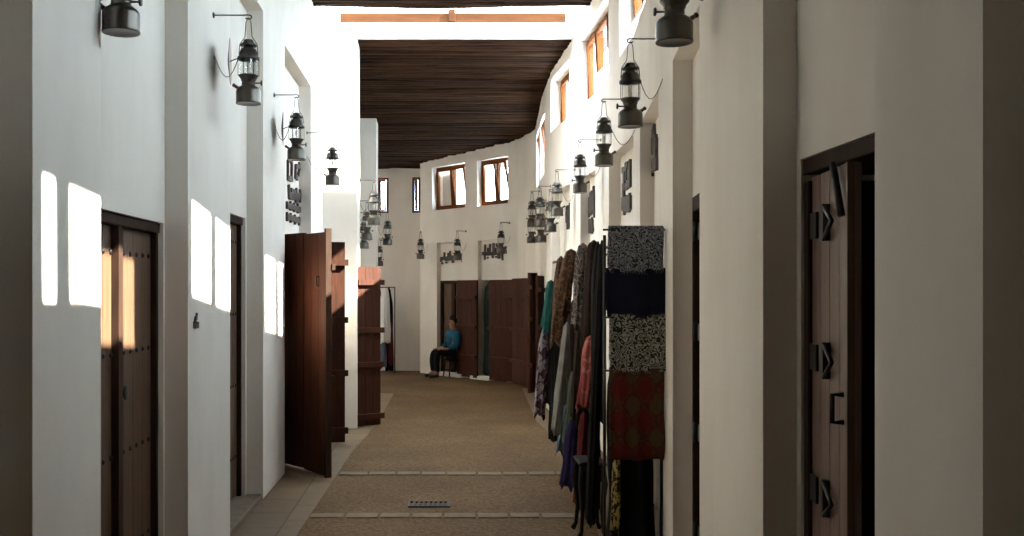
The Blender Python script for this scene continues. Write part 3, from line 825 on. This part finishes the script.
# right niches
def right_sign(seg, rows, x0, y0, sc, label):
    a, b = seg
    A = Vector((rx(a)+.12, a)); B = Vector((rx(b)+.12, b)); e = (B-A).normalized()
    T = frame_pt(A, e, (-e.y, e.x))
    def cv(p):
        k = (x0+p[0]/sc-VX)/F
        t = (k*A.y-A.x)/(e.x-k*e.y); d = A.y+e.y*t
        return (t, CAMH+(VY-(y0+p[1]/sc))*d/F)
    sign(T, [[([cv(p) for p in pts], hw) for pts, hw in row] for row in rows], .02, label)
right_sign((9.05,10.65), [
  [([(92,210),(92,330),(70,348)],.035), ([(60,260),(60,345)],.05), ([(72,255),(72,300)],.03), ([(70,235)],.045), ([(52,255)],.03), ([(80,222)],.03), ([(56,350),(56,385)],.05), ([(85,260),(85,330)],.03)],
  [([(52,440),(92,430)],.06), ([(60,430),(60,480)],.03), ([(90,420),(92,465)],.04), ([(74,418),(76,470)],.04), ([(60,495)],.025), ([(90,400)],.03), ([(52,462),(85,470)],.04)]],
  615, 125, 5.64, 'dark metal emblem and word in the niche left of the second right pilaster')
right_sign((7.0,8.4), [
  [([(212,70),(213,245)],.07), ([(228,40),(230,100)],.06), ([(240,110),(240,200)],.06), ([(218,120),(240,120)],.07), ([(215,230),(243,220)],.05), ([(238,90)],.05)],
  [([(219,340),(219,400)],.03), ([(221,280)],.015)]],
  615, 125, 5.64, 'dark metal emblem seen nearly edge-on above the folded textiles')
right_sign((11.65,12.6), [
  [([(285,150),(292,375)],.03), ([(265,215),(268,330)],.07), ([(250,260),(252,330)],.05), ([(276,240),(278,300)],.05), ([(246,370),(262,300)],.03), ([(252,240)],.03)],
  [([(255,430),(255,495)],.05), ([(270,425),(275,490)],.05), ([(252,495),(276,490)],.03), ([(252,430),(276,425)],.03)]],
  560, 170, 8.24, 'dark metal emblem and small plate behind the fourth right lantern')
right_sign((13.2,14.5), [
  [([(90,290),(92,400)],.04), ([(68,320),(72,440)],.05), ([(80,350),(82,460)],.05), ([(100,350),(104,420)],.05), ([(70,472)],.03), ([(62,360),(62,420)],.03), ([(75,400),(98,400)],.05)]],
  560, 170, 8.24, 'dark metal emblem in the niche left of the fourth right lantern')
# small number plate on the second left pilaster (13.4 from 180,300)
def pl_cv(p):
    px = 180+p[0]/13.4; py = 300+p[1]/13.4
    d = F*(-LX)/(VX-px); return (d-6.03, CAMH+(VY-py)*d/F)
TP = frame_pt((LX,6.03), (0,1), (1,0))
rows = [[([(212,190),(205,235),(190,265)],.008), ([(196,245),(206,240)],.012)], [([(180,300),(180,352)],.009), ([(180,352),(226,352)],.012), ([(226,305),(226,352)],.008), ([(200,315),(196,340)],.014), ([(214,320)],.008)]]
sign(TP, [[([pl_cv(p) for p in pts], hw) for pts, hw in row] for row in rows], .01, 'tiny black number mark on the second left pilaster', depth=.012)

# ------------------------------------------------------------------ textiles on the right
M['paisley'] = print_mat('black_cloth_with_silver_paisley', (.02,.021,.028), [((.22,.225,.245),.5,1)], 20, kind='floral')
M['navy'] = cloth('navy_cloth', (.008,.009,.024))
M['blackfloral'] = print_mat('black_cloth_with_pale_flowers', (.018,.018,.018), [((.29,.275,.23),.52,1)], 18, kind='floral')
M['redgold'] = print_mat('red_cloth_with_gold_ogees', (.085,.0085,.0065), [((.055,.033,.013),.40,.47),((.022,.016,.009),.53,.58),((.062,.038,.016),.66,1)], 40, kind='ogee')
M['black'] = cloth('black_cloth', (.008,.008,.009))
M['yellowprint'] = print_mat('black_cloth_with_yellow_flecks', (.02,.018,.012), [((.42,.30,.09),.5,1)], 30, kind='noise')
M['greymarl'] = print_mat('grey_mottled_scarf', (.06,.053,.05), [((.22,.195,.18),.48,.56),((.11,.065,.06),.6,1)], 24, kind='noise')
M['lilacprint'] = print_mat('white_cloth_with_plum_flowers', (.25,.225,.25), [((.06,.028,.045),.5,1)], 14, kind='noise')
M['brownscarf'] = print_mat('brown_gold_scarf', (.075,.04,.022), [((.16,.09,.055),.53,.62),((.03,.016,.012),.66,1)], 20, kind='noise')
M['pinkscarf'] = print_mat('coral_pink_scarf', (.30,.065,.06), [((.40,.15,.12),.52,.6)], 9, kind='noise')
M['teal'] = cloth('teal_cloth', (.02,.12,.115))
M['purple'] = cloth('indigo_cloth', (.035,.028,.095))
M['greencl'] = cloth('sage_green_cloth', (.085,.11,.08))
M['whitecl'] = cloth('off_white_cloth', (.27,.26,.245))
M['umber'] = cloth('dark_brown_cloth', (.035,.022,.018))
M['maroon'] = cloth('maroon_cloth', (.11,.018,.02))
M['bluegrey'] = cloth('blue_grey_cloth', (.12,.15,.19))

# display frame: two uprights, rungs one below the other, feet
YD = 6.55
fr = empty('display_frame', (0,0,0))
xl_, xr_ = P(606,0,YD).x, P(665.5,0,YD).x
RUNG = [2.195,1.925,1.62,1.272]
for x in (xl_-.005, xr_-.02):
    mb = MB(); mb.tube([(x,YD+.03,.02),(x,YD+.03,2.16)], .011); mb.build('upright', M['iron'], fr)
    mb = MB(); mb.tube([(x,YD-.2,.016),(x,YD+.26,.016)], .014); mb.build('foot', M['iron'], fr)
for z in RUNG:
    mb = MB(); mb.tube([(xl_-.02,YD,z),(xr_-.005,YD,z)], .007); mb.build('rung', M['iron'], fr)
tag(fr, 'black metal frame holding the folded textiles on its rungs', 'rack')
def folded(x0, x1, z, front, back, m, label, off, seed, yd=YD, fringe=0):
    """cloth laid over a rung: short wave along x, hanging front and back"""
    rnd = random.Random(seed); a1, a2 = rnd.uniform(0,6), rnd.uniform(0,6)
    nx = 26
    prof = []
    n1_, r = 9, .011+off
    for i in range(n1_): prof.append((-r, -front+front*i/n1_))
    for i in range(7): a = PI-i*PI/6; prof.append((r*math.cos(a), r*math.sin(a)))
    for i in range(1, n1_+1): prof.append((r, -back*i/n1_))
    def grid(dl):
        rows = []
        for (y, zz) in prof:
            row = []
            hang = min(1, abs(min(zz,0))/max(front,.01))
            for k in range(nx+1):
                u = k/nx
                wv = (.010*math.sin(u*9+a1)+.006*math.sin(u*21+a2))*hang*(1 if y <= 0 else .5)
                sag = -.008*math.sin(PI*u)-.004*math.sin(u*13+a2)*hang
                yy = y*(1+dl/r if abs(y) > 1e-6 else 1)
                zz2 = zz+(dl*max(0,math.sin(math.acos(max(-1,min(1,y/r)))))) if zz > 0 else zz
                row.append((x0+(x1-x0)*u+.006*hang*math.sin(zz*14+a1), yd+yy+(wv if y <= 0 else -wv*.0), z+zz2+sag*hang))
            rows.append(row)
        return rows
    mb = MB()
    G1, G2 = grid(0), grid(.006)
    nr = len(prof); nc = nx+1
    vs = [p for r_ in G1 for p in r_]+[p for r_ in G2 for p in r_]; o = nr*nc
    fs = []
    for i in range(nr-1):
        for k in range(nx):
            q = (i*nc+k, i*nc+k+1, (i+1)*nc+k+1, (i+1)*nc+k)
            fs.append(q); fs.append(tuple(o+j for j in reversed(q)))
    for i in range(nr-1):
        fs.append((i*nc,(i+1)*nc,o+(i+1)*nc,o+i*nc)); fs.append((i*nc+nx,o+i*nc+nx,o+(i+1)*nc+nx,(i+1)*nc+nx))
    for k in range(nx):
        fs.append((k,k+1,o+k+1,o+k)); fs.append(((nr-1)*nc+k,o+(nr-1)*nc+k,o+(nr-1)*nc+k+1,(nr-1)*nc+k+1))
    mb.add(vs, fs, 0, True)
    ob = mb.build('folded_textile', m)
    if fringe:
        fb = MB()
        for k in range(34):
            u = (k+.5)/34; i0 = min(int(u*nx), nx); p = Vector(G2[0][i0]); x = x0+(x1-x0)*u
            fb.tube([(x,p.y,p.z+.004),(x+rnd.uniform(-.004,.004),p.y-.002,p.z-fringe*rnd.uniform(.7,1))], .0016, 4)
        fb.build('fringe', m, ob)
    return tag(ob, label, 'textile', 'folded textiles on the black display frame')
X = lambda px: (px-VX)*YD/F
folded(X(608.5), X(663), RUNG[0], .268, .25, M['paisley'], 'black and silver paisley shawl, topmost on the display frame', .010, 1, fringe=.02)
folded(X(605.5), X(666), RUNG[1], .30, .26, M['navy'], 'plain navy cloth below the silver paisley shawl', .004, 2)
folded(X(610), X(665), RUNG[2], .345, .28, M['blackfloral'], 'black cloth with pale flowers between the navy and the red cloth', .010, 3, fringe=.015)
folded(X(609.5), X(663.5), RUNG[3], .575, .5, M['redgold'], 'red and gold patterned cloth, lowest on the display frame', .006, 4)

# hanging clothes: gathered at the top, pleated, flaring downwards
def drape(px, wpx, ytop, ybot, d, m, label, seed, depth=None, group='scarves and clothes hung along the right wall', cat='scarf', name='hanging_scarf', flare=.75, lean=0):
    rnd = random.Random(seed)
    zt, zb = CAMH+(VY-ytop)*d/F, CAMH+(VY-ybot)*d/F
    cx = (px-VX)*d/F; hw = wpx*d/F/2
    hd = depth if depth else hw*.9
    nz, na = 26, 48
    lean = lean or (rnd.uniform(-.09,-.01) if d < 12 and cat != 'robe' else 0)
    k1, k2 = rnd.randint(5,8), rnd.randint(9,13); p1, p2, p3 = (rnd.uniform(0,6) for _ in range(3))
    vs = []; fs = []
    for i in range(nz+1):
        t = i/nz
        z = zt+(zb-zt)*t
        q = min(1, t/.22); q = q*q*(3-2*q)
        g = ((.72+.28*q) if cat in ('scarf','shawl','cloth','shirt') else (.42+.58*q))*(flare+(1-flare)*t)
        if t < .03: g *= math.sqrt(max(0.03, 1-(1-t/.03)**2))
        for k in range(na):
            a = 2*PI*k/na
            f = 1.12-(.12+.2*t)*abs(math.sin(k1*a/2+p1+t*1.1))**.7-(.05+.10*t)*(.5+.5*math.sin(k2*a+p2-t*2))
            f *= 1+.05*math.sin(t*9+p3+a)
            zz = z+(.03*math.sin(2*a+p1)+.018*math.sin(5*a+p2))*t*t
            vs.append((cx+hw*g*f*math.cos(a)+lean*t, d+hd*g*f*math.sin(a), max(zz, .012)))
    for i in range(nz):
        for k in range(na):
            k2_ = (k+1) % na
            fs.append((i*na+k, i*na+k2_, (i+1)*na+k2_, (i+1)*na+k))
    fs.append(tuple(range(na-1,-1,-1))); fs.append(tuple(range(nz*na, (nz+1)*na)))
    mb = MB(); mb.add(vs, fs, 0, True)
    return tag(mb.build(name, m), label, cat, group)
# rail they hang on, between two wall brackets
rail = empty('clothes_rail')
mb = MB(); rp = [(1.30,7.0,2.13),(1.29,8.3,2.13),(1.27,9.6,2.12),(1.24,10.9,2.10)]
mb.tube(rp, .013); mb.build('rail', M['iron'], rail)
for (x, y, z) in (rp[0], rp[2], rp[3]):
    mb = MB(); mb.tube([(x,y,z),(x,y+.02,z+.01),(rx(y)+(.1 if y in (7.0,) else .12 if 9.05 < y < 10.65 else 0),y+.02,z+.03)], .011); mb.build('rail_arm', M['iron'], rail)
tag(rail, 'black rail along the right wall carrying the hanging scarves', 'rail')
D = [
 # px, width, ytop, ybot, d, material, label
 (598,16,241,420,7.0,'black','black garment hanging right behind the folded textiles','robe'),
 (602,12,240,520,6.78,'black','black cloth filling the gap at the left edge of the folded textiles','cloth'),
 (630,50,335,552,6.95,'black','long black garment hanging below the red and gold cloth','robe'),
 (617,9,452,532,6.75,'yellowprint','narrow black and yellow patterned scarf below the red cloth','scarf'),
 (594,19,240,345,7.45,'umber','dark brown shawl beside the paisley shawl, high on the rail','shawl'),
 (592,18,335,408,7.25,'pinkscarf','coral pink scarf hanging below the dark brown shawl','scarf'),
 (583,17,243,326,7.65,'greymarl','grey mottled scarf thrown over the rail','scarf'),
 (581,13,310,420,7.9,'umber','dark brown garment below the grey mottled scarf','garment'),
 (571,17,249,314,8.2,'brownscarf','brown and gold scarf left of the grey mottled scarf','scarf'),
 (575,13,370,440,8.05,'greencl','sage green cloth hanging low behind the pink scarf','cloth'),
 (573,16,418,486,7.95,'purple','indigo garment hanging lowest, near the street','garment'),
 (567,11,322,432,8.35,'whitecl','off-white cloth showing between the dark garments','cloth'),
 (559,18,266,440,9.3,'black','long black garment in the middle of the row of scarves','robe'),
 (551,11,280,330,9.7,'teal','teal scarf at the far end of the row','scarf'),
 (561,13,256,345,9.0,'brownscarf','brown scarf beside the teal one at the far end','scarf'),
 (550,13,300,404,10.2,'umber','dark brown garment behind the floral dress at the far end','garment'),
 (545,12,325,416,10.0,'lilacprint','white dress with plum flowers, last in the row','dress'),
 (584,12,412,502,7.6,'maroon','maroon cloth hanging low behind the black iron stand','cloth'),
 (588,26,320,528,8.2,'black','widest long black garment low behind the coral pink scarf','robe'),
 (573,22,300,476,8.7,'umber','long dark brown garment behind the indigo one','robe'),
 (555,14,290,436,9.8,'black','long black garment behind the teal scarf','robe'),
 (566,9,405,452,8.6,'bluegrey','blue grey cloth hanging low in the middle of the row','cloth'),
]
for i, (px, w, yt, yb, d, m, lab, cat) in enumerate(D):
    drape(px, w, yt, yb, d, M[m], lab, 20+i, depth=max(.08, w*d/F*.6), cat=cat, name='hanging_'+cat)

# black stand with scrolled leg below the scarves
st = empty('low_stand', (1.10,7.35,0))
mb = MB(); mb.bbox(-.1,.1,-.17,.17,.53,.56,.008); mb.build('stand_top', M['blackwood'], st)
for (sx, sy) in ((-1,-1),(1,-1),(-1,1),(1,1)):
    mb = MB(); mb.tube([(sx*.075,sy*.14,.53),(sx*.085,sy*.16,.40),(sx*.07,sy*.13,.2),(sx*.08,sy*.145,.06),(sx*.10,sy*.165,.015)], [.018,.024,.016,.014,.02]); mb.build('leg', M['blackwood'], st)
mb = MB(); mb.bbox(-.075,.075,-.15,-.135,.42,.5,.004); mb.build('apron', M['blackwood'], st)
tag(st, 'low black stand with curved legs under the hanging scarves', 'stand')

# ------------------------------------------------------------------ clothes at the far left
fr = empty('clothes_rack')
mb = MB(); mb.tube([(-1.52,21.9,1.86),(-.98,21.9,1.86)], .012); mb.build('rail', M['iron'], fr)
for x in (-1.52,-.99):
    mb = MB(); mb.tube([(x,21.9,.015),(x,21.9,1.86)], .012); mb.build('upright', M['iron'], fr)
    mb = MB(); mb.tube([(x,21.7,.014),(x,22.08,.014)], .013); mb.build('foot', M['iron'], fr)
tag(fr, 'dark rack of clothes by the far wall', 'rack')
g = 'clothes on the far rack'
drape(385,13,288,342,21.6,M['white'],'white shirt hanging at the front of the far clothes rack',61,depth=.09,group=g,cat='shirt',name='hanging_shirt',flare=.6)
drape(383,8,338,366,21.75,M['bluegrey'],'grey trousers below the white shirt on the far rack',62,depth=.09,group=g,cat='trousers',name='hanging_trousers')
drape(391,5,322,364,21.85,M['maroon'],'dark red garment at the right end of the far rack',63,depth=.1,group=g,cat='garment',name='hanging_garment')
drape(389,9,287,370,22.02,M['black'],'black robe behind the white shirt on the far rack',64,depth=.06,group=g,cat='robe',name='hanging_robe')
drape(379,9,287,368,21.95,M['umber'],'dark brown robe at the left end of the far rack',65,depth=.08,group=g,cat='robe',name='hanging_robe')
# green cloth hanging in the far doorway
drape(488.5,12,284,374,20.25,M['green'],'dark green cloth hanging in the far doorway',66,depth=.1,group='cloth in the far doorway',cat='cloth',name='hanging_cloth')

# ------------------------------------------------------------------ seated person
def skin_obj(name, verts, edges, radii, m, parent=None, sub=2, root=0):
    me = bpy.data.meshes.new(name); me.from_pydata(verts, edges, []); me.materials.append(m)
    o = bpy.data.objects.new(name, me); COL.objects.link(o)
    md = o.modifiers.new('skin', 'SKIN'); md.use_smooth_shade = True
    for i, sv in enumerate(me.skin_vertices[0].data):
        r = radii[i]; sv.radius = r if isinstance(r, tuple) else (r, r); sv.use_root = (i == root)
    s = o.modifiers.new('sub', 'SUBSURF'); s.levels = sub; s.render_levels = sub
    if parent is not None: o.parent = parent
    return o
M['shirt'] = cloth('teal_blue_shirt', (.018,.10,.17), (.012,.065,.115))
M['trouser'] = cloth('black_trousers', (.008,.008,.010))
M['shoe'] = mat('black_shoe', (.012,.011,.011), .5)
# local frame: +x is where the person faces
pr = empty('person', (.28,20.72,0), PI+.38)
tag(pr, 'seated person in a blue shirt and black trousers by the far doors', 'person')
V = []; E = []; R = []
def vtx(p, r, link=None):
    V.append(p); R.append(r)
    if link is not None: E.append((link, len(V)-1))
    return len(V)-1
pel = vtx((0,0,.50), (.11,.13)); wa = vtx((.0,0,.62), (.10,.125), pel); ch = vtx((.01,0,.80), (.105,.15), wa); nk0 = vtx((.0,0,.93), (.07,.09), ch)
nk = vtx((.015,0,1.0), .05, nk0); hd0 = vtx((.03,0,1.05), (.065,.06), nk); hd1 = vtx((.035,0,1.12), (.088,.075), hd0); hd2 = vtx((.025,0,1.19), (.078,.068), hd1)
for s in (-1, 1):
    hp = vtx((.06,s*.085,.485), .085, pel); kn = vtx((.40,s*.11,.52), .062, hp); cm = vtx((.42,s*.11,.34), .056, kn); an = vtx((.40,s*.11,.09), .038, cm)
    he = vtx((.39,s*.11,.045), .036, an); to = vtx((.58,s*.125,.032), .03, an)
    sh = vtx((.0,s*.165,.885), .045, nk0); el = vtx((.02,s*.228,.64), .036, sh); wr = vtx((.24,s*.15,.585), .03, el); pa = vtx((.31,s*.13,.59), (.034,.022), wr)
    for j, (dy, ln) in enumerate(((-.028,.05),(-.01,.06),(.01,.056),(.028,.045))):
        f1 = vtx((.345,s*.13+dy,.592), .009, pa); f2 = vtx((.345+ln*.6,s*.13+dy*1.1,.585), .0085, f1); vtx((.345+ln,s*.13+dy*1.15,.565), .0075, f2)
    th_ = vtx((.30,s*.13-s*.035,.597), .010, pa); vtx((.335,s*.13-s*.05,.59), .009, th_)
body = skin_obj('body', V, E, R, M['skin'], pr)
# shirt: torso and sleeves
V2 = []; E2 = []; R2 = []
def v2(p, r, link=None):
    V2.append(p); R2.append(r)
    if link is not None: E2.append((link, len(V2)-1))
    return len(V2)-1
a = v2((-.005,0,.50), (.135,.16)); b = v2((.0,0,.62), (.125,.15), a); c = v2((.01,0,.80), (.13,.172), b); d_ = v2((.0,0,.92), (.11,.13), c); v2((.005,0,.985), .068, d_)
for s in (-1,1):
    e = v2((.0,s*.178,.885), .11, d_); f0 = v2((.01,s*.205,.77), .105, e); f = v2((.02,s*.232,.65), .092, f0); v2((.19,s*.168,.6), .065, f)
skin_obj('shirt', V2, E2, R2, M['shirt'], pr)
V2 = []; E2 = []; R2 = []
a = v2((-.01,0,.50), (.125,.15))
for s in (-1,1):
    b = v2((.08,s*.09,.49), .10, a); c = v2((.40,s*.112,.525), .075, b); d_ = v2((.425,s*.112,.34), .07, c); v2((.405,s*.112,.10), .058, d_)
skin_obj('trousers', V2, E2, R2, M['trouser'], pr)
for s in (-1,1):
    V2 = []; E2 = []; R2 = []
    a = v2((.37,s*.112,.05), .045); b = v2((.47,s*.12,.045), .045, a); v2((.60,s*.13,.036), .034, b)
    skin_obj('shoe', V2, E2, R2, M['shoe'], pr)
V2 = []; E2 = []; R2 = []
a = v2((-.02,0,1.10), (.085,.078)); b = v2((-.01,0,1.18), (.09,.082), a); c = v2((.03,0,1.23), (.075,.068), b); v2((.085,0,1.215), (.03,.05), c)
skin_obj('hair', V2, E2, R2, M['hair'], pr)
V2 = []; E2 = []; R2 = []
a = v2((.105,0,1.14), .012); v2((.13,0,1.105), .014, a); skin_obj('nose', V2, E2, R2, M['skin'], pr)
for s in (-1,1):
    mb = MB(); mb.lathe([(.001,-.011),(.009,-.006),(.011,0),(.009,.006),(.001,.011)], 10, (.112,s*.03,1.135)); mb.build('eye', M['hair'], pr)
    mb = MB(); mb.lathe([(.004,-.03),(.013,-.02),(.017,0),(.014,.02),(.005,.03)], 8, (.03,s*.083,1.12)); mb.build('ear', M['skin'], pr)
mb = MB(); mb.tube([(.105,-.025,1.065),(.113,0,1.062),(.105,.025,1.065)], .006, 6); mb.build('mouth', M['maroon'], pr)
# stool
stl = empty('stool', (.28,20.72,0), PI+.38)
mb = MB(); mb.bbox(-.17,.17,-.17,.17,.33,.365,.01); mb.build('seat', M['doorframe'], stl)
for sx in (-1,1):
    for sy in (-1,1):
        mb = MB(); mb.tube([(sx*.13,sy*.13,.33),(sx*.16,sy*.16,.01)], .016); mb.build('leg', M['doorframe'], stl)
mb = MB(); mb.tube([(-.15,-.15,.14),(.15,-.15,.14)], .01); mb.tube([(-.15,.15,.14),(.15,.15,.14)], .01); mb.build('stretcher', M['doorframe'], stl)
tag(stl, 'dark wooden stool under the seated person', 'stool')

# ------------------------------------------------------------------ light
w = bpy.data.worlds.new('sky'); SC.world = w; w.use_nodes = True
nt = w.node_tree; bg = nt.nodes['Background']
bg.inputs['Color'].default_value = (.70,.85,1.0,1); bg.inputs['Strength'].default_value = 21.0
sun = bpy.data.lights.new('sun', 'SUN'); sun.energy = 54; sun.angle = math.radians(.6); sun.color = (1,.93,.82)
so = bpy.data.objects.new('sun', sun); COL.objects.link(so)
so.rotation_euler = Vector((-1,.25,-.84)).to_track_quat('-Z','Y').to_euler(); so.location = (8,-2,9)

cam = bpy.data.cameras.new('camera'); cam.sensor_width = 36; cam.lens = 36*F/1024
cam.shift_x = (512-VX)/1024; cam.shift_y = (VY-268)/1024
cam.clip_start = .05; cam.clip_end = 200
co = bpy.data.objects.new('camera', cam); COL.objects.link(co)
co.location = (0,0,CAMH); co.rotation_euler = (PI/2,0,0)
SC.camera = co
SC.view_settings.view_transform = 'Standard'; SC.view_settings.look = 'None'
SC.view_settings.exposure = 0.40; SC.view_settings.gamma = 1.0; SC.view_settings.use_curve_mapping = False
SC.cycles.use_denoising = True
SC.cycles.max_bounces = 12; SC.cycles.diffuse_bounces = 8; SC.cycles.transparent_max_bounces = 24
SC.cycles.caustics_reflective = False; SC.cycles.caustics_refractive = False
SC.cycles.sample_clamp_indirect = 8
